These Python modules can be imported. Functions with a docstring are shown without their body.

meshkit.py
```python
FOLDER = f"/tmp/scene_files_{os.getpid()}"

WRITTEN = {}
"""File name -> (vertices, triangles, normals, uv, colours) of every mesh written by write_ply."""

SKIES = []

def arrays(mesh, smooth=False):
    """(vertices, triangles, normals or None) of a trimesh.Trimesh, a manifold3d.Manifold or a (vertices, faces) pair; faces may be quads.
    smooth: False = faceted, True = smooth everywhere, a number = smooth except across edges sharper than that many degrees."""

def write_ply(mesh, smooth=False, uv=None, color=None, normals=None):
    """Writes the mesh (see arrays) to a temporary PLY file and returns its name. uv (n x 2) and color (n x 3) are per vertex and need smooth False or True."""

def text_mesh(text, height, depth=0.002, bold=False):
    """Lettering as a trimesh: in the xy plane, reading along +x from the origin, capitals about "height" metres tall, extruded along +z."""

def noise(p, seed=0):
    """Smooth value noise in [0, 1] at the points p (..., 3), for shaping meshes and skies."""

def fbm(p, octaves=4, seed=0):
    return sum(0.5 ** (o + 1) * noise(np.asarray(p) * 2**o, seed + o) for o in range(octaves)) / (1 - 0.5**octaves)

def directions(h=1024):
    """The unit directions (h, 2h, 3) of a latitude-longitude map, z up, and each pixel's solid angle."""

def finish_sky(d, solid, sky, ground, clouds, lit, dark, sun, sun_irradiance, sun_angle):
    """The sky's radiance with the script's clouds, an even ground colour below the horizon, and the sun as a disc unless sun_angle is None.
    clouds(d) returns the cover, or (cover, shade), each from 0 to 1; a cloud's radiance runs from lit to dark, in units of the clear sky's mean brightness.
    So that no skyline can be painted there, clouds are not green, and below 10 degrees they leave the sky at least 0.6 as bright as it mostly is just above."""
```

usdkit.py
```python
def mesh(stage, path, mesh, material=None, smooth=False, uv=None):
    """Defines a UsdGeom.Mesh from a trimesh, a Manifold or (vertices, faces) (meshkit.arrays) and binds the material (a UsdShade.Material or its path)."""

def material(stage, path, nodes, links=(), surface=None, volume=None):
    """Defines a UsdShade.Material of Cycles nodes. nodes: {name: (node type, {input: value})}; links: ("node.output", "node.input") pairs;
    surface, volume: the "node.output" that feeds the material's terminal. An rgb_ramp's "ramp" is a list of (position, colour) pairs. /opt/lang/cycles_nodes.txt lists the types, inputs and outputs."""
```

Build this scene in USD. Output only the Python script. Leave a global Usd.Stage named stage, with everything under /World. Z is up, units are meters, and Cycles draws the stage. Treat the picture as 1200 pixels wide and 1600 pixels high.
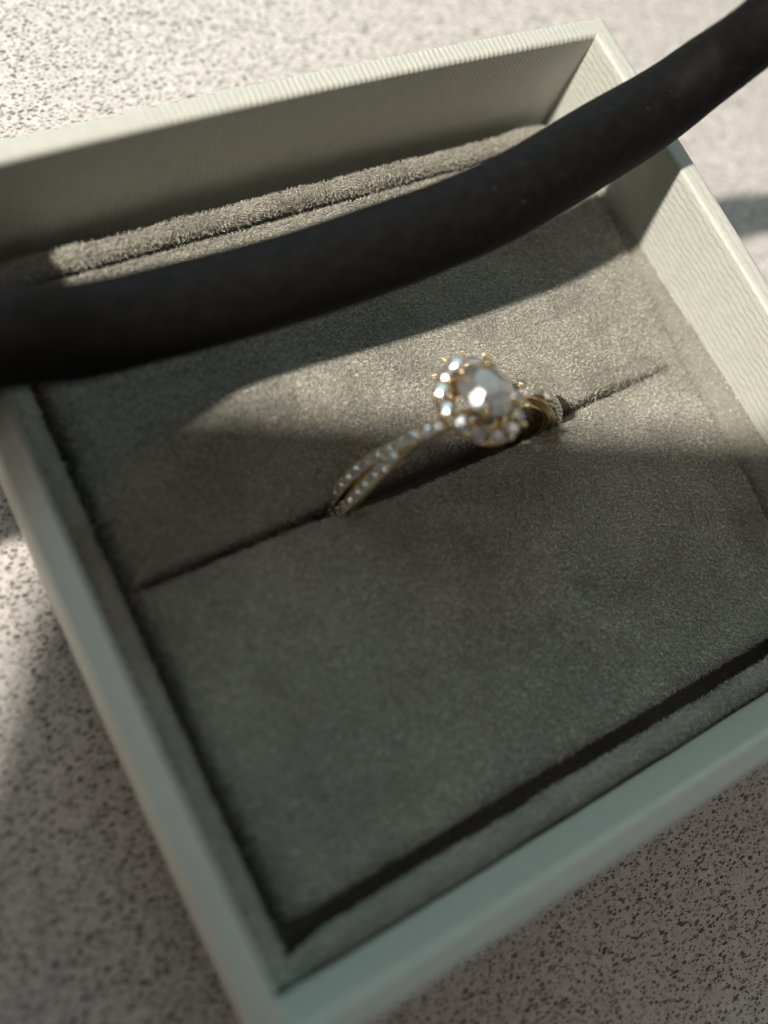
import math
import numpy as np
import trimesh
from scipy.spatial import HalfspaceIntersection, ConvexHull
import usdkit, meshkit
from pxr import Usd, UsdGeom, UsdLux, UsdShade, Gf, Sdf, Vt

stage = Usd.Stage.CreateInMemory()
UsdGeom.SetStageUpAxis(stage, "Z")
UsdGeom.SetStageMetersPerUnit(stage, 1.0)
UsdGeom.Xform.Define(stage, "/World")
UsdGeom.Scope.Define(stage, "/World/Looks")

# Everything below is laid out in box units (60 = the inner width of the tray); one unit is 0.9 mm.
S = 0.0009
RNG = np.random.default_rng(7)

# ------------------------------------------------------------------ camera
CAM_POS = np.array([-4.27, -43.79, 57.86])
CAM_R = np.array([[0.85316913, -0.44624575, 0.27012435],      # image right
                  [-0.36291164, -0.8797552, -0.30712527],     # image down
                  [0.37469665, 0.1639985, -0.91252776]])      # view direction
F_PX = 1419.52                                                # focal length over 1200 px of width
cam = UsdGeom.Camera.Define(stage, "/World/camera")
FOCAL = 6.0
cam.CreateFocalLengthAttr(FOCAL)
cam.CreateHorizontalApertureAttr(FOCAL * 1200 / F_PX)
cam.CreateVerticalApertureAttr(FOCAL * 1600 / F_PX)
cam.CreateFStopAttr(2.1)
cam.CreateFocusDistanceAttr(80.5 * S)
cam.CreateClippingRangeAttr(Gf.Vec2f(0.004, 50.0))
cam.CreateExposureAttr(0.0)
r, d, f = CAM_R
m = Gf.Matrix4d(1.0)
m.SetRow(0, Gf.Vec4d(*r, 0)); m.SetRow(1, Gf.Vec4d(*(-d), 0)); m.SetRow(2, Gf.Vec4d(*(-f), 0))
m.SetRow(3, Gf.Vec4d(*(CAM_POS * S), 1))
cam.AddTransformOp().Set(m)

# ------------------------------------------------------------------ light
LAMP_DIR = np.array([-0.90, 0.13, 1.0]); LAMP_DIR /= np.linalg.norm(LAMP_DIR)
LAMP_DIST = 1300.0
lamp = UsdLux.SphereLight.Define(stage, "/World/room_lamp")
lamp.CreateRadiusAttr(33 * S)
lamp.CreateIntensityAttr(2620.0)
lamp.CreateColorAttr(Gf.Vec3f(1.0, 0.915, 0.81))
lamp.AddTranslateOp().Set(Gf.Vec3d(*((np.array([31, -29, -9.5]) + LAMP_DIR * LAMP_DIST) * S)))

dome = UsdLux.DomeLight.Define(stage, "/World/sky")
room = usdkit.material(stage, "/World/Looks/room_light", {
    "bg": ("background_shader", {"color": (1.0, 0.93, 0.84), "strength": 0.155})}, [], surface="bg.background")
UsdShade.MaterialBindingAPI.Apply(dome.GetPrim()).Bind(room)

ROOM = []
for i, (dx, dy, dz) in enumerate([(-0.55, 0.75, 1.0), (0.55, 0.5, 1.0), (0.85, -0.15, 1.0), (-0.15, 0.3, 1.0), (-1.0, 0.65, 0.8), (0.9, 0.9, 0.9), (0.2, 0.1, 1.0), (-1.3, -0.3, 0.9)]):
    bulb = UsdLux.SphereLight.Define(stage, f"/World/ceiling_lamp_{i + 1:03d}")
    bulb.CreateRadiusAttr(60 * S); bulb.CreateIntensityAttr(8.0)
    ROOM.append(np.array([dx, dy, dz]) / math.sqrt(dx * dx + dy * dy + dz * dz)); bulb.CreateColorAttr(Gf.Vec3f(1.0, 0.94, 0.86))
    bd = np.array([dx, dy, dz]) / math.sqrt(dx * dx + dy * dy + dz * dz)
    bulb.AddTranslateOp().Set(Gf.Vec3d(*((np.array([31, -29, -9.5]) + bd * 1500) * S)))
win = UsdLux.RectLight.Define(stage, "/World/room_window")
win.CreateWidthAttr(900 * S); win.CreateHeightAttr(700 * S)
win.CreateIntensityAttr(2.7)
win.CreateColorAttr(Gf.Vec3f(0.58, 0.93, 1.0))
wdir = np.array([0.2, 0.80, 0.48]); wdir /= np.linalg.norm(wdir)
wx = np.cross([0, 0, 1.0], wdir); wx /= np.linalg.norm(wx); wy = np.cross(wdir, wx)
wm = Gf.Matrix4d(1.0)
wm.SetRow(0, Gf.Vec4d(*wx, 0)); wm.SetRow(1, Gf.Vec4d(*wy, 0)); wm.SetRow(2, Gf.Vec4d(*wdir, 0))
wm.SetRow(3, Gf.Vec4d(*((np.array([31, -29, -9.5]) + wdir * 1400) * S), 1))
win.AddTransformOp().Set(wm)

# ------------------------------------------------------------------ helpers
_used = {}


def numbered(path):
    n = _used.get(path, 0)
    _used[path] = n + 1
    return path if n == 0 else f"{path}_{n:03d}"


def obj(name, mesh, mat, parent="/World", smooth=False):
    """One Mesh prim from (vertices, faces) or a trimesh in box units."""
    if isinstance(mesh, tuple):
        v, fc = mesh
    else:
        v, fc = np.array(mesh.vertices), np.array(mesh.faces)
    path = numbered(f"{parent}/{name}")
    return usdkit.mesh(stage, path, (np.asarray(v) * S, fc), mat, smooth=smooth).GetPrim()


def thing(name):
    return UsdGeom.Xform.Define(stage, numbered(f"/World/{name}")).GetPrim()


def tag(p, label=None, category=None, group=None, kind=None):
    for k, v in (("label", label), ("category", category), ("group", group), ("kind", kind)):
        if v:
            p.SetCustomDataByKey(k, v)
    return p


def grid_faces(n, k, wrap=False):
    i, j = np.meshgrid(np.arange(n - 1), np.arange(k if wrap else k - 1), indexing="ij")
    a, b = i * k + j, i * k + (j + 1) % k
    return np.stack([a, a + k, b + k, b], -1).reshape(-1, 4)


def sweep(path, radii, sides=20, squash=None):
    """A tube along a polyline (n x 3); capped."""
    p = np.asarray(path, float)
    t = np.gradient(p, axis=0); t /= np.linalg.norm(t, axis=1, keepdims=True)
    a = np.cross(t, [0, 0, 1.0]); a /= np.linalg.norm(a, axis=1, keepdims=True)
    b = np.cross(a, t)
    ang = np.linspace(0, 2 * np.pi, sides, endpoint=False)
    rr = np.broadcast_to(np.asarray(radii, float), (len(p),))[:, None, None]
    sq = 1.0 if squash is None else squash
    v = p[:, None] + rr * (np.cos(ang)[None, :, None] * a[:, None] + sq * np.sin(ang)[None, :, None] * b[:, None])
    fc = grid_faces(len(p), sides, True)
    n = len(p)
    v = np.vstack([v.reshape(-1, 3), p[0], p[-1]])
    tri = np.vstack([fc[:, [0, 2, 1]], fc[:, [0, 3, 2]]])
    k = np.arange(sides)
    c0 = np.stack([np.full(sides, n * sides), (k + 1) % sides, k], 1)
    c1 = np.stack([np.full(sides, n * sides + 1), (n - 1) * sides + k, (n - 1) * sides + (k + 1) % sides], 1)
    return v, np.vstack([tri, c0[:, ::-1], c1[:, ::-1]])


def spline(pts, n):
    from scipy.interpolate import CubicSpline
    pts = np.asarray(pts, float)
    s = np.r_[0, np.cumsum(np.linalg.norm(np.diff(pts[:, :3], axis=0), axis=1))]
    return CubicSpline(s, pts)(np.linspace(0, s[-1], n))


U = 1.0 / S      # texture frequency of one cycle per box unit


def mat(name, nodes, links, surface="p.BSDF"):
    return usdkit.material(stage, f"/World/Looks/{name}", nodes, links, surface=surface)


# ------------------------------------------------------------------ materials
def chip_layer(i, rot, scale, seed, lo, hi):
    n = {f"map{i}": ("mapping", {"mapping_type": "point", "location": (seed, seed * 0.7, 0), "rotation": (0, 0, rot), "scale": (scale[0] * U, scale[1] * U, 1.0)}),
         f"vor{i}": ("voronoi_texture", {"dimensions": "2D", "feature": "f1", "scale": 1.0, "randomness": 1.0}),
         f"sep{i}": ("separate_color", {}),
         f"rad{i}": ("map_range", {"from_min": 0.0, "from_max": 1.0, "to_min": lo, "to_max": hi * 0.92}),
         f"sub{i}": ("math", {"math_type": "subtract"}),
         f"edge{i}": ("map_range", {"from_min": -0.06, "from_max": 0.05, "to_min": 0.0, "to_max": 1.0, "clamp": True}),
         f"tone{i}": ("rgb_ramp", {"ramp": [(0.0, (0.075, 0.074, 0.076)), (0.35, (0.16, 0.155, 0.153)), (0.7, (0.33, 0.315, 0.30)), (1.0, (0.48, 0.45, 0.425))]}),
         f"mix{i}": ("mix_color", {})}
    l = [("warp.result" if False else "wadd.vector", f"map{i}.vector"), (f"map{i}.vector", f"vor{i}.vector"), (f"vor{i}.color", f"sep{i}.color"),
         (f"sep{i}.r", f"rad{i}.value"), (f"rad{i}.result", f"sub{i}.value1"), (f"vor{i}.distance", f"sub{i}.value2"),
         (f"sub{i}.value", f"edge{i}.value"), (f"sep{i}.g", f"tone{i}.fac"), (f"edge{i}.result", f"mix{i}.fac"), (f"tone{i}.color", f"mix{i}.b")]
    return n, l


def laminate():
    n = {"geo": ("geometry", {}),
         "wn": ("noise_texture", {"scale": 3.2 * U, "detail": 2.0}),
         "wc": ("vector_math", {"math_type": "subtract", "vector2": (0.5, 0.5, 0.5)}),
         "ws": ("vector_math", {"math_type": "scale", "scale": 0.34 * S}),
         "wadd": ("vector_math", {"math_type": "add"}),
         "cloud": ("noise_texture", {"scale": 0.9 * U, "detail": 3.0, "roughness": 0.6}),
         "base": ("rgb_ramp", {"ramp": [(0.3, (0.56, 0.527, 0.50)), (0.5, (0.635, 0.606, 0.58)), (0.68, (0.71, 0.686, 0.66))]}),
         "p": ("principled_bsdf", {"roughness": 0.36, "specular_ior_level": 0.4})}
    l = [("geo.position", "wn.vector"), ("wn.color", "wc.vector1"), ("wc.vector", "ws.vector1"), ("geo.position", "wadd.vector1"), ("ws.vector", "wadd.vector2"),
         ("geo.position", "cloud.vector"), ("cloud.fac", "base.fac")]
    prev = "base.color"
    for i, (rot, sc, seed, lo, hi) in enumerate([(0.5, (1.25, 2.55), 3.1, -0.13, 0.42), (1.9, (1.45, 2.9), 11.7, -0.13, 0.41), (-0.6, (2.5, 4.0), 23.3, -0.13, 0.43)]):
        a, b = chip_layer(i, rot, sc, seed, lo, hi)
        n.update(a); l += b + [(prev, f"mix{i}.a")]
        prev = f"mix{i}.result"
    l.append((prev, "p.base_color"))
    return mat("speckled_laminate", n, l)


M_TABLE = laminate()


def paper():
    return mat("sage_paper", {
        "geo": ("geometry", {}), "n": ("noise_texture", {"scale": 1.2 * U, "detail": 4.0}), "n2": ("noise_texture", {"scale": 9 * U, "detail": 2.0}),
        "c": ("rgb_ramp", {"ramp": [(0.3, (0.515, 0.53, 0.48)), (0.7, (0.565, 0.58, 0.53))]}),
        "b": ("bump", {"strength": 0.25, "distance": 0.05 * S}),
        "p": ("principled_bsdf", {"roughness": 0.48, "specular_ior_level": 0.35})},
        [("geo.position", "n.vector"), ("geo.position", "n2.vector"), ("n.fac", "c.fac"), ("c.color", "p.base_color"), ("n2.fac", "b.height"), ("b.normal", "p.normal")])


M_PAPER = paper()


def velvet(name, ramp, fib):
    return mat(name, {
        "geo": ("geometry", {}), "n": ("noise_texture", {"scale": (3.6 if fib else 2.5) * U, "detail": 3.0, "roughness": 0.65}),
        "lo": ("noise_texture", {"scale": 0.16 * U, "detail": 3.0}),
        "c": ("rgb_ramp", {"ramp": ramp}),
        "hs": ("map_range", {"from_min": 0.3, "from_max": 0.7, "to_min": 0.88, "to_max": 1.1}),
        "sc": ("vector_math", {"math_type": "scale"}),
        "p": ("principled_bsdf", {"roughness": 0.5 if fib else 0.9, "specular_ior_level": 0.3 if fib else 0.1, "sheen_weight": 0.0 if fib else 0.25, "sheen_roughness": 0.5, "sheen_tint": (0.8, 0.78, 0.7)})},
        [("geo.position", "n.vector"), ("geo.position", "lo.vector"), ("n.fac", "c.fac"), ("lo.fac", "hs.value"), ("c.color", "sc.vector1"), ("hs.result", "sc.scale"), ("sc.vector", "p.base_color")])


M_VELVET = velvet("taupe_velvet", [(0.25, (0.19, 0.184, 0.156)), (0.75, (0.32, 0.311, 0.268))], False)
M_NAP = velvet("velvet_fibre", [(0.33, (0.22, 0.214, 0.183)), (0.5, (0.45, 0.438, 0.38)), (0.66, (0.74, 0.725, 0.645))], True)
M_RUBBER = mat("black_rubber", {
    "geo": ("geometry", {}), "n": ("noise_texture", {"scale": 1.1 * U, "detail": 5.0, "roughness": 0.7}),
    "c": ("rgb_ramp", {"ramp": [(0.35, (0.0045, 0.0045, 0.0048)), (0.62, (0.008, 0.008, 0.0084)), (0.78, (0.018, 0.0178, 0.0178))]}),
    "dust": ("noise_texture", {"scale": 3.2 * U, "detail": 0.0}), "dm": ("map_range", {"from_min": 0.87, "from_max": 0.92, "to_min": 0.0, "to_max": 0.4, "clamp": True}),
    "dc": ("mix_color", {"b": (0.16, 0.15, 0.14)}),
    "n2": ("noise_texture", {"scale": 5 * U, "detail": 3.0}), "b": ("bump", {"strength": 0.35, "distance": 0.06 * S}),
    "p": ("principled_bsdf", {"roughness": 0.62, "specular_ior_level": 0.07})},
    [("geo.position", "n.vector"), ("n.fac", "c.fac"), ("geo.position", "dust.vector"), ("dust.fac", "dm.value"), ("dm.result", "dc.fac"), ("c.color", "dc.a"), ("dc.result", "p.base_color"), ("geo.position", "n2.vector"), ("n2.fac", "b.height"), ("b.normal", "p.normal")])
M_GOLD = mat("yellow_gold", {"p": ("principled_bsdf", {"base_color": (0.88, 0.66, 0.36), "metallic": 1.0, "roughness": 0.16})}, [])
def stone(name, milk, rough):
    return mat(name, {
        "f": ("fresnel", {"IOR": 2.7}), "r": ("refraction_bsdf", {"color": (1, 1, 1), "IOR": 2.3, "roughness": 0.02}),
        "g": ("glossy_bsdf", {"color": (1, 1, 1), "roughness": rough}), "mx": ("math", {"math_type": "maximum", "value2": 0.42}), "m": ("mix_closure", {}),
        "d": ("translucent_bsdf", {"color": (0.95, 0.94, 0.92)}), "e": ("diffuse_bsdf", {"color": (0.95, 0.94, 0.92)}), "de": ("mix_closure", {"fac": 0.5}),
        "p": ("mix_closure", {"fac": milk})},
        [("f.fac", "mx.value1"), ("mx.value", "m.fac"), ("r.BSDF", "m.closure1"), ("g.BSDF", "m.closure2"), ("d.BSDF", "de.closure1"), ("e.BSDF", "de.closure2"),
         ("m.closure", "p.closure1"), ("de.closure", "p.closure2")], surface="p.closure")


M_SMALL = stone("small_clear_stone", 0.12, 0.27)
M_TINY = stone("tiny_clear_stone", 0.26, 0.22)
M_DIAMOND = stone("clear_stone", 0.10, 0.15)
M_BEAD = mat("bead_gold", {"p": ("principled_bsdf", {"base_color": (0.95, 0.76, 0.46), "metallic": 1.0, "roughness": 0.24})}, [])
M_CASE = mat("phone_case", {"p": ("principled_bsdf", {"base_color": (0.10, 0.065, 0.05), "roughness": 0.5})}, [])
M_LENS = mat("lens_glass", {"p": ("principled_bsdf", {"base_color": (0.01, 0.01, 0.012), "roughness": 0.1})}, [])

# ------------------------------------------------------------------ table
W, D, T, H, PADZ = 60.0, 59.2, 1.95, 18.0, -9.5
tb = trimesh.creation.box([1500, 1500, 30]); tb.apply_translation([30, -30, -H - 15])
tag(obj("table_top", tb, M_TABLE), "pale speckled laminate table top with dark grey chips under the ring box", "table top", kind="structure")

# ------------------------------------------------------------------ ring box
box = tag(thing("ring_box"), "open sage green paper ring box lined with taupe velvet on the speckled table", "ring box")
BOX = str(box.GetPath())
BOW = {"far": 0.5, "left": 0.5, "right": 0.35, "near": 0.2}


def bow(side, s):
    return BOW[side] * 4 * s * (1 - s)


def wall_profile(step):
    """(distance outwards, z) and outward normal along inner face, rounded rim, outer face."""
    R = 0.42
    pts, nor = [], []
    for z in np.arange(-16.4, -R, step): pts.append((0, z)); nor.append((-1, 0))
    for a in np.linspace(0, np.pi / 2, 7): pts.append((R - R * math.cos(a), -R + R * math.sin(a))); nor.append((-math.cos(a), math.sin(a)))
    for x in np.linspace(R, T - R, 8)[1:-1]: pts.append((x, 0)); nor.append((0, 1))
    for a in np.linspace(np.pi / 2, 0, 7): pts.append((T - R + R * math.cos(a), -R + R * math.sin(a))); nor.append((math.cos(a), math.sin(a)))
    for z in np.arange(-R - step * 2, -H, -step * 2): pts.append((T, z)); nor.append((1, 0))
    pts.append((T, -H)); nor.append((1, 0))
    return np.array(pts), np.array(nor)


def wall(side, p0, p1, out, ribs_along):
    p0, p1, out = np.array(p0, float), np.array(p1, float), np.array(out, float)
    L = np.linalg.norm(p1 - p0); e = (p1 - p0) / L
    prof, nor = wall_profile(0.09 if ribs_along else 0.5)
    s = np.linspace(0, 1, 330 if ribs_along else 950)
    arc = np.r_[0, np.cumsum(np.linalg.norm(np.diff(prof, axis=0), axis=1))]
    d = prof[:, 0][None]; z = np.broadcast_to(prof[:, 1][None], (len(s), len(prof)))
    along = -d + s[:, None] * (L + 2 * d)
    P = np.stack([along, np.broadcast_to(arc, along.shape), 0 * along], -1)
    nz = meshkit.fbm(P * [0.55, 0.55, 1], 3, 11 if ribs_along else 5) - 0.5
    if ribs_along:      # embossed lines run along the wall, wavering
        wob = 0.13 * np.sin(2 * np.pi * along / 1.2 + 5 * nz + 2.1 * np.round(arc / 0.62)[None]) + 0.9 * nz
        ph = arc[None] / 0.62 + wob
        amp = 0.017
    else:               # the same sheet turned a quarter: lines run up the wall and across its rim
        ph = along / 0.52 + 0.5 * nz
        amp = 0.009 + 0.016 * np.clip(nor[:, 1], 0, 1)[None]
    disp = amp * np.sin(2 * np.pi * ph) * (0.55 + 0.9 * meshkit.noise(P * [0.9, 0.9, 1], 21)) + 0.02 * nz
    fade = np.clip(np.minimum(s, 1 - s) / 0.006, 0, 1)[:, None]
    disp = disp * fade
    off = d + bow(side, s)[:, None] + disp * nor[:, 0][None]
    zz = z + disp * nor[:, 1][None]
    v = np.concatenate([p0[None, None] + along[..., None] * e + off[..., None] * out, zz[..., None]], -1)
    return v.reshape(-1, 3), grid_faces(len(s), len(prof))


for name, args, lab in (
        ("back_wall", ("far", (0, 0), (W, 0), (0, 1), False), None),
        ("side_wall", ("left", (0, -D), (0, 0), (-1, 0), True), None),
        ("side_wall", ("right", (W, 0), (W, -D), (1, 0), True), "side wall with wavy embossed ribs"),
        ("front_wall", ("near", (W, -D), (0, -D), (0, -1), False), None)):
    v, fc = wall(*args)
    p = obj(name, (v, fc), M_PAPER, BOX, smooth=True)
    tag(p, lab)
bs = trimesh.creation.box([W + 2 * T - 0.3, D + 2 * T - 0.3, 1.5]); bs.apply_translation([W / 2, -D / 2, -H + 0.77])
obj("base", bs, M_VELVET, BOX)

# --- velvet pad: one sheet with a slit; y runs from the back border to the front border
SLIT_Y = -29.5


def pad_right(y): return 59.9 - 0.062 * np.abs(y)


def pad_left(y): return 2.7 + 0.35 * (np.abs(y) > 44) * np.clip((np.abs(y) - 44) / 10, 0, 1)


PAD_FAR, PAD_NEAR = -3.6, -55.8


def slit_depth(x, y):
    """How deep and how wide the slit opens; wider round the ring."""
    ends = np.clip((x - 3.0) / 1.8, 0, 1) * np.clip((56.8 - x) / 11.0, 0, 1)
    ring = np.exp(-(((x - 31.5) / 11.5) ** 6))
    half_near = 0.09 - 0.05 * (x > 43) + 0.85 * ring
    half_far = 0.06 + 0.45 * ring
    dy = y - SLIT_Y
    a = np.where(dy < 0, -dy / (0.75 + half_near), dy / (0.6 + half_far))
    hn = np.where(dy < 0, half_near / (0.75 + half_near), half_far / (0.6 + half_far))
    t = np.clip((a - hn) / (1 - hn), 0, 1)
    soft = np.clip(1 - np.abs(dy) / np.where(dy < 0, 3.6, 3.0), 0, 1)
    return ends ** 0.7 * (6.0 * (1 - np.sqrt(np.clip(1 - (1 - t) ** 2, 0, 1))) + 0.95 * soft ** 2)


def pad_height(x, y):
    xl, xr = pad_left(y), pad_right(y)
    def roll(dist, rad, deep):
        t = np.clip(1 - dist / rad, 0, 1)
        return deep * (1 - np.sqrt(np.clip(1 - t ** 2, 0, 1)))
    z = PADZ - roll(x - xl, 3.4, 2.2) - roll(x - xl, 0.9, 4.0) - roll(xr - x, 0.6, 1.1) - roll(PAD_FAR - y, 1.0, 2.4) - roll(y - PAD_NEAR, 1.6, 1.6) - roll(y - PAD_NEAR, 0.5, 5.0)
    far = np.clip((y - SLIT_Y) / 26, 0, 1); near = np.clip((SLIT_Y - y) / 26.5, 0, 1)
    z = z + 0.55 * np.sin(np.pi * far) * np.clip((x - 2) / 8, 0, 1) * (y > SLIT_Y) + 0.5 * np.sin(np.pi * near) * (y <= SLIT_Y)
    z = z + 0.3 * (meshkit.fbm(np.stack([x * 0.09, y * 0.09, 0 * x], -1), 3, 3) - 0.5)
    return z - slit_depth(x, y)


nx = 240
ys = np.unique(np.r_[np.linspace(PAD_FAR, PAD_NEAR, 200), np.linspace(SLIT_Y - 2, SLIT_Y + 1.6, 80), np.linspace(PAD_NEAR, PAD_NEAR + 1.8, 25), np.linspace(PAD_FAR - 1, PAD_FAR, 12)])[::-1]
tt = np.unique(np.r_[np.linspace(0, 1, nx), np.linspace(0, 0.045, 40), np.linspace(0.985, 1, 12)])
Y = np.broadcast_to(ys[:, None], (len(ys), len(tt)))
X = pad_left(Y) + tt[None] * (pad_right(Y) - pad_left(Y))
Z = pad_height(X, Y)
V = np.stack([X, Y, Z], -1)
# skirt down to the box floor
skirt = V.copy()
rows = [np.concatenate([V[:, :1] * [1, 1, 0] + [0, 0, -16.4], V, V[:, -1:] * [1, 1, 0] + [0, 0, -16.4]], 1)]
V2 = rows[0]
top = V2[:1].copy(); top[..., 2] = -16.4; bot = V2[-1:].copy(); bot[..., 2] = -16.4
V2 = np.concatenate([top, V2, bot], 0)
pad_prim = obj("velvet_pad", (V2.reshape(-1, 3), grid_faces(V2.shape[0], V2.shape[1])), M_VELVET, BOX, smooth=True)
PAD = str(pad_prim.GetPath())


def roll_path(kind, n=160):
    s = np.linspace(0, 1, n)
    nz = lambda k: meshkit.fbm(np.stack([s * 14, 0 * s + k, 0 * s], -1), 3, k) - 0.5
    if kind == "far":
        p = np.stack([0.6 + s * 58.6, -2.3 + 0.3 * nz(1), -10.0 + 0.35 * nz(2)], 1); r = 0.82 + 0.22 * nz(3); r[:6] *= np.linspace(.5, 1, 6); r[-6:] *= np.linspace(1, .5, 6)
    elif kind == "near":
        p = np.stack([2.2 + s * 56.4, -58.05 + 0.2 * nz(4), -9.75 + 0.3 * nz(5)], 1); r = 1.02 + 0.22 * nz(6)
        r[:10] *= np.linspace(.45, 1, 10)
    elif kind == "left":
        p = np.stack([0.95 - bow("left", s) * 0.5, -D + 0.7 + s * (D - 1.6), -10.0 + 0.25 * nz(7)], 1); r = 1.15 + 0.12 * nz(8)
    else:
        y = -1.3 - s * (D - 3.4)
        xl = pad_right(y); xr = W + bow("right", s)
        r = np.maximum(1.0, 0.95 * (xr - xl)) + 0.1 * nz(10)
        p = np.stack([xl + 0.15 + r, y, -10.25 + 0.2 * nz(9)], 1)
    return p, r


ROLLS = {}
for kind, sq in (("far", 1.0), ("near", 1.0), ("left", 0.9), ("right", 0.85)):
    p, r = roll_path(kind)
    v, fc = sweep(p, r, 22, sq)
    ROLLS[kind] = (v, fc, p)
    prim = obj("velvet_border", (v, fc), M_VELVET, BOX, smooth=True)
    ROLLS[kind] += (str(prim.GetPath()),)
    tag(prim, {"far": "rolled velvet border along the back wall", "near": "rolled velvet border along the front wall", "left": None, "right": "frayed velvet border beside the ribbed wall"}[kind])


# --- the nap: short fibres combed in drifting directions
def nap(path, pos, normal, length, width, lean, seed):
    rg = np.random.default_rng(seed)
    n = len(pos)
    a = meshkit.fbm(pos * [0.35, 0.35, 0.35], 3, seed) * 9.0 + rg.normal(0, 0.9, n)
    tang = np.stack([np.cos(a), np.sin(a), 0 * a], 1)
    tang -= normal * (tang * normal).sum(1, keepdims=True)
    ln = length * rg.uniform(0.55, 1.25, n)[:, None]
    up = normal
    q0 = pos - normal * 0.04
    dirv = tang * lean + up * rg.uniform(0.35, 1.0, n)[:, None] + rg.normal(0, 0.18, (n, 3))
    dirv /= np.linalg.norm(dirv, axis=1, keepdims=True)
    q1 = q0 + dirv * ln * 0.5
    d2 = dirv + tang * 0.5 * lean + rg.normal(0, 0.25, (n, 3)); d2 /= np.linalg.norm(d2, axis=1, keepdims=True)
    q2 = q1 + d2 * ln * 0.5
    pts = np.stack([q0, q1, q2], 1).reshape(-1, 3) * S
    c = UsdGeom.BasisCurves.Define(stage, path)
    c.CreateTypeAttr("linear"); c.CreateWrapAttr("nonperiodic")
    c.CreateCurveVertexCountsAttr(Vt.IntArray.FromNumpy(np.full(n, 3, np.int32)))
    c.CreatePointsAttr(Vt.Vec3fArray.FromNumpy(pts.astype(np.float32)))
    wd = np.repeat(rg.uniform(0.7, 1.3, n)[:, None], 3, 1) * np.array([1.0, 0.9, 0.45]) * width * S
    c.CreateWidthsAttr(Vt.FloatArray.FromNumpy(wd.reshape(-1).astype(np.float32)))
    c.SetWidthsInterpolation("vertex")
    UsdShade.MaterialBindingAPI.Apply(c.GetPrim()).Bind(M_NAP)
    tag(c.GetPrim(), kind="stuff")


def pad_points(n, seed):
    rg = np.random.default_rng(seed)
    y = rg.uniform(PAD_NEAR, PAD_FAR, n); x = pad_left(y) + rg.uniform(0, 1, n) * (pad_right(y) - pad_left(y))
    e = 0.02
    z = pad_height(x, y)
    gx = (pad_height(x + e, y) - z) / e; gy = (pad_height(x, y + e) - z) / e
    nn = np.stack([-np.clip(gx, -4, 4), -np.clip(gy, -4, 4), np.ones(n)], 1); nn /= np.linalg.norm(nn, axis=1, keepdims=True)
    keep = (slit_depth(x, y) < 3.0)
    return np.stack([x, y, z], 1)[keep], nn[keep]


pp, pn = pad_points(200000, 31)
nap(f"{PAD}/nap", pp, pn, 0.42, 0.044, 1.0, 41)
for k, (kind, cnt) in enumerate((("far", 16000), ("near", 16000), ("left", 12000), ("right", 14000))):
    v, fc, p, path = ROLLS[kind]
    tm = trimesh.Trimesh(v, fc, process=False)
    pts, fi = trimesh.sample.sample_surface(tm, cnt, seed=50 + k)
    nr = tm.face_normals[fi]
    cen = p[np.argmin(((pts[:, None, :2] - p[None, ::8, :2]) ** 2).sum(-1), axis=1) * 8]
    sgn = np.sign(((pts - cen) * nr).sum(1)); sgn[sgn == 0] = 1
    nr = nr * sgn[:, None]
    keep = nr[:, 2] > -0.3
    nap(f"{path}/nap", pts[keep], nr[keep], 0.36 if kind == "near" else 0.42, 0.048, 0.9, 60 + k)

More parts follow.
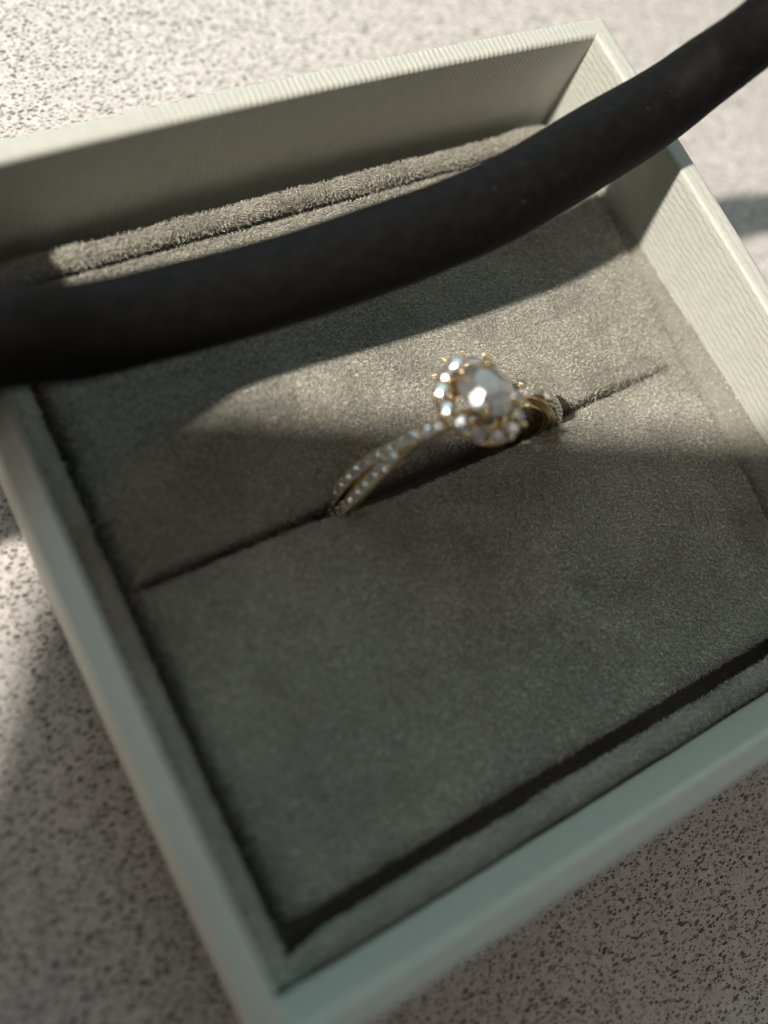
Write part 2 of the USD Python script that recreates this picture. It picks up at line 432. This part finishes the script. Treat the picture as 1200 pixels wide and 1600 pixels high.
# ------------------------------------------------------------------ ring
RC, RR, TAU = np.array([31.37, -29.81, -12.92]), 11.46, 0.138
ru = np.array([1.0, 0.006, 0.0]); rn = np.array([-0.006, 1.0, 0.0])
rw = math.cos(TAU) * np.array([0, 0, 1.0]) + math.sin(TAU) * rn        # towards the head
rv = np.cross(rw, ru)                                                    # across the band


def ring_pt(th, rad, off):
    th, rad, off = np.broadcast_arrays(np.asarray(th, float), np.asarray(rad, float), np.asarray(off, float))
    return RC + rad[..., None] * (np.sin(th)[..., None] * ru + np.cos(th)[..., None] * rw) + off[..., None] * rv


def strand_off(th, sign):
    a = np.degrees(np.abs(th))
    env = np.clip((a - 4) / 20, 0, 1) * np.clip((128 - a) / 25, 0, 1)
    return sign * 0.74 * env * np.sin((a - 30) * np.pi / 68)


ring = tag(thing("ring"), "yellow gold halo ring with oval stone held in the velvet slit", "ring")
RING = str(ring.GetPath())


def band(th, offs, r_in, r_out, half):
    """A rounded rectangular bar bent round the finger."""
    prof = []
    c = 0.16
    for (sx, sy) in ((-1, -1), (1, -1), (1, 1), (-1, 1)):
        for a in np.linspace(0, np.pi / 2, 4):
            base = {(-1, -1): np.pi, (1, -1): 1.5 * np.pi, (1, 1): 0, (-1, 1): 0.5 * np.pi}[(sx, sy)]
            prof.append((sx * (half - c) + c * math.cos(base + a), (r_in + c if sy < 0 else r_out - c) + c * math.sin(base + a)))
    prof = np.array(prof)
    v = ring_pt(th[:, None], prof[None, :, 1], offs[:, None] + prof[None, :, 0])
    fc = grid_faces(len(th), len(prof), True)
    return v.reshape(-1, 3), fc


th_all = np.radians(np.linspace(-178, 178, 420))
obj("shank", band(th_all, strand_off(th_all, 1), RR - 1.25, RR - 0.40, 0.30), M_GOLD, RING, smooth=35)
obj("shank", band(th_all, strand_off(th_all, -1), RR - 1.22, RR - 0.42, 0.30), M_GOLD, RING, smooth=35)


th_in = np.radians(np.linspace(20, 322, 300))
obj("inner_sleeve", band(th_in, 0 * th_in, RR - 1.45, RR - 1.1, 0.72), M_GOLD, RING, smooth=35)


def brilliant(rx, ry, crown=0.32, pav=0.80, table=0.56, n=8, full=True):
    """A faceted stone (girdle in the xy plane) as the meeting of its facet planes."""
    hs = [[0, 0, 1, -crown]]
    def plane(az, p1, p2):   # plane through (radius, z) points, facing az
        (r1, z1), (r2, z2) = p1, p2
        nr, nz = (z1 - z2), (r2 - r1)
        if nr < 0: nr, nz = -nr, -nz
        l = math.hypot(nr, nz); nr, nz = nr / l, nz / l
        hs.append([nr * math.cos(az), nr * math.sin(az), nz, -(nr * r1 + nz * z1)])
    for k in range(n):
        az = 2 * math.pi * k / n
        plane(az, (1.0, 0.03), (table, crown))
        plane(az, (1.0, -0.03), (0.0, -pav))
        hs.append([math.cos(az), math.sin(az), 0, -1.0])
        if full:
            for da in (0.25, -0.25):
                plane(az + da * 2 * math.pi / n, (0.985, 0.03), (0.80, 0.185))
                plane(az + da * 2 * math.pi / n, (0.985, -0.03), (0.28, -pav * 0.80))
            plane(az + math.pi / n, (0.80, 0.21), (0.52, crown + 0.012))
    hsx = HalfspaceIntersection(np.array(hs), np.array([0, 0, -0.05]))
    pts = np.unique(np.round(hsx.intersections, 6), axis=0)
    h = trimesh.convex.convex_hull(pts)
    v = np.array(h.vertices) * [rx, ry, (rx + ry) / 2]
    return v, np.array(h.faces)


def place(mesh, pos, up, spin=0.0, side=None):
    v, fc = mesh
    up = up / np.linalg.norm(up)
    s = side if side is not None else (ru if abs(up @ ru) < 0.95 else rw)
    x = s - up * (s @ up); x /= np.linalg.norm(x); y = np.cross(up, x)
    c, sn = math.cos(spin), math.sin(spin)
    X, Yv = c * x + sn * y, -sn * x + c * y
    return np.asarray(pos) + v[:, :1] * X + v[:, 1:2] * Yv + v[:, 2:3] * up, fc


def set_stone(mesh, pos, up, jitter, lights, want, tries=60, turn=2 * np.pi):
    """Seats a stone; of a few slightly different seatings takes one in which a facet catches one of the room's lamps."""
    pos = np.asarray(pos)
    view = CAM_POS - pos; view /= np.linalg.norm(view)
    hs = np.array([(l + view) / np.linalg.norm(l + view) for l in lights])
    best = None
    for _ in range(tries):
        v, fc = place(mesh, pos, up + RNG.normal(0, jitter, 3), RNG.uniform(0, turn))
        n = np.cross(v[fc[:, 1]] - v[fc[:, 0]], v[fc[:, 2]] - v[fc[:, 0]])
        ar = np.linalg.norm(n, axis=1); n /= ar[:, None] + 1e-12
        al = (n @ hs.T).max(1)
        ang = np.degrees(np.arccos(np.clip(al[ar > 0.06 * ar.max()].max(), -1, 1)))
        if best is None or abs(ang - want) < best[0]:
            best = (abs(ang - want), v, fc)
    return best[1], best[2]


def bead(pos, rad, sub=1):
    m = trimesh.creation.icosphere(sub, rad); m.apply_translation(pos); return m


def join(ms):
    m = trimesh.util.concatenate(ms); return np.array(m.vertices), np.array(m.faces)


HEAD = RC + (RR + 0.55) * rw + 0.22 * rv                     # girdle height of the halo
CEN = RC + (RR + 1.75) * rw + 0.22 * rv
AX, AY = 1.98, 2.52
obj("centre_stone", set_stone(brilliant(AX, AY, 0.40, 0.62, 0.44, 11), CEN, rw - 0.05 * ru, 0.05, [LAMP_DIR], 4.2, 120, 0.15), M_DIAMOND, RING)
# seat under the centre stone and halo plate
NH = 13
ha = (np.arange(NH) + 0.35) / NH * 2 * np.pi
hx, hy = 2.98, 3.45
small = brilliant(0.62, 0.62, 0.34, 0.75, 0.55, 8, False)
beads = []
for k, a in enumerate(ha):
    pos = HEAD + hx * math.cos(a) * ru + hy * math.sin(a) * rv
    outd = math.cos(a) * ru + math.sin(a) * rv
    up = rw + 0.45 * outd
    obj("halo_stone", set_stone(small, pos, up, 0.13, [LAMP_DIR] if outd @ ru < 0.15 else [LAMP_DIR, wdir] + ROOM, RNG.choice([0.0, 0.7, 1.5, 4.0])), M_SMALL, RING)
    for side, rr_ in ((1, 0.62), (-1, -0.50)):
        a2 = a + np.pi / NH
        q = HEAD + (hx + rr_) * math.cos(a2) * ru + (hy + rr_) * math.sin(a2) * rv + 0.22 * rw
        beads.append(bead(q, 0.23, 2))


def oval_ring(rx, ry, w_off, rad, squash=1.0, n=72):
    a = np.linspace(0, 2 * np.pi, n + 1)
    return sweep(RC + (RR + w_off) * rw + 0.22 * rv + rx * np.cos(a)[:, None] * ru + ry * np.sin(a)[:, None] * rv, rad, 10, squash)


obj("halo_rail", oval_ring(hx + 0.30, hy + 0.30, -0.12, 0.16), M_GOLD, RING, smooth=True)
obj("halo_rail", oval_ring(hx - 0.45, hy - 0.45, 0.05, 0.18), M_GOLD, RING, smooth=True)
obj("gallery_rail", oval_ring(1.9, 2.3, -0.55, 0.3), M_GOLD, RING, smooth=True)
for a in (0.85, np.pi - 0.85, np.pi + 0.85, -0.85):
    e = np.array([AX * math.cos(a), AY * math.sin(a)])
    def q(f, w): return RC + (RR + w) * rw + 0.22 * rv + f * e[0] * ru + f * e[1] * rv
    pth = spline([q(0.75, -0.5), q(0.98, 0.6), q(1.10, 1.5), q(1.08, 2.05), q(0.93, 2.22)], 16)
    pr = obj("prong", sweep(pth, np.linspace(0.3, 0.27, 16), 10), M_GOLD, RING, smooth=True)
    tip = bead(pth[-1], 0.3, 2)
    obj("tip", (np.array(tip.vertices), np.array(tip.faces)), M_GOLD, str(pr.GetPath()), smooth=True)
tiny = brilliant(0.52, 0.52, 0.34, 0.7, 0.55, 8, False)
for side in (-1, 1):
    for sg in (-1, 1):
        th = np.radians(14)
        while th < np.radians(92):
            t = side * th
            off = float(strand_off(t, sg)); off2 = float(strand_off(side * (th + 0.03), sg))
            both_close = abs(off) < 0.30
            if not (both_close and sg < 0):
                up = np.sin(t) * ru + np.cos(t) * rw + 0.12 * sg * np.sign(off * sg + 1e-9) * rv * 0
                obj("pave_stone", set_stone(tiny, ring_pt(t, RR + 0.12, off), up, 0.16, ROOM + [wdir], RNG.choice([0.0, 0.0, 1.0, 4.0])), M_TINY, RING)
                tb2 = side * (th + 0.5 * 1.08 / RR)
                o2 = float(strand_off(tb2, sg))
                for b in (-0.3, 0.3):
                    beads.append(bead(ring_pt(tb2, RR + 0.12, o2 + b), 0.19, 2))
            th += 1.08 / RR
v, fc = join(beads)
tag(obj("prong_beads", (v, fc), M_BEAD, RING, smooth=True), "tiny gold beads holding the small stones", kind="stuff")

# ------------------------------------------------------------------ black rubbery cord over the box
CORD = [(-85, -2, -15.0, 3.0), (-60, -7, -12.5, 3.0), (-40, -11.5, -2.0, 3.0), (-24, -14.6, 4.5, 3.05), (-12, -15.2, 5.0, 3.15), (-6, -14.9, 4.2, 3.2), (0.49, -14.35, 3.1, 3.25), (4.5, -14.15, 0.95, 3.28), (9.0, -13.8, -0.6, 3.25), (16.4, -13.85, -1.2, 3.3),
        (22.7, -14.15, -0.8, 3.32), (29.5, -14.3, 0.0, 3.34), (39.6, -14.1, 1.5, 3.33), (51.7, -12.1, 3.2, 3.3), (55.0, -11.65, 4.0, 3.2), (57.9, -11.3, 5.4, 3.02), (59.7, -11.3, 7.5, 2.86),
        (61.1, -11.6, 10.0, 2.7), (61.6, -12.0, 12.5, 2.6), (64.8, -11.0, 17.0, 2.6), (72.5, -8.0, 24.0, 2.6), (84, -2, 27, 2.6), (105, 8, 24, 2.6), (140, 24, 6, 2.6), (190, 40, -14.8, 2.6)]
cp = spline(CORD, 420)
s_ = np.arange(len(cp))
rad = cp[:, 3] * (1 + 0.05 * (meshkit.fbm(np.stack([s_ * 0.05, 0 * s_, 0 * s_], -1), 3, 77) - 0.5))
tag(obj("rubber_cord", sweep(cp[:, :3], rad, 40), M_RUBBER, smooth=True), "thick matt black rubber cord lying in an arc across the open ring box", "cord")

# ------------------------------------------------------------------ the phone that takes the picture (its shadow falls on the velvet)
PH_TOP, PH_LEFT, PH_RIGHT, PH_LEN, PH_TH = 13.7, -60.0, 14.0, 165.0, 9.0
from shapely.geometry import box as sbox
shape = sbox(PH_LEFT + 9, PH_TOP - PH_LEN + 9, PH_RIGHT - 9, PH_TOP - 9).buffer(9, 12)
pm = trimesh.creation.extrude_polygon(shape, PH_TH, engine="earcut")      # local x right, y up, z towards the viewer's back
fr = np.array([CAM_R[0], -CAM_R[1], -CAM_R[2]])
pv = np.array(pm.vertices); pv[:, 2] += 2.5
ph = tag(thing("phone"), "phone in a dark brown case held above the ring box", "phone")
obj("case", (CAM_POS + pv @ fr, np.array(pm.faces)), M_CASE, str(ph.GetPath()))
lm = trimesh.creation.cylinder(6.0, 1.2, sections=40)
lv = np.array(lm.vertices); lv[:, 2] += 1.6
obj("lens", (CAM_POS + lv @ fr, np.array(lm.faces)), M_LENS, str(ph.GetPath()))
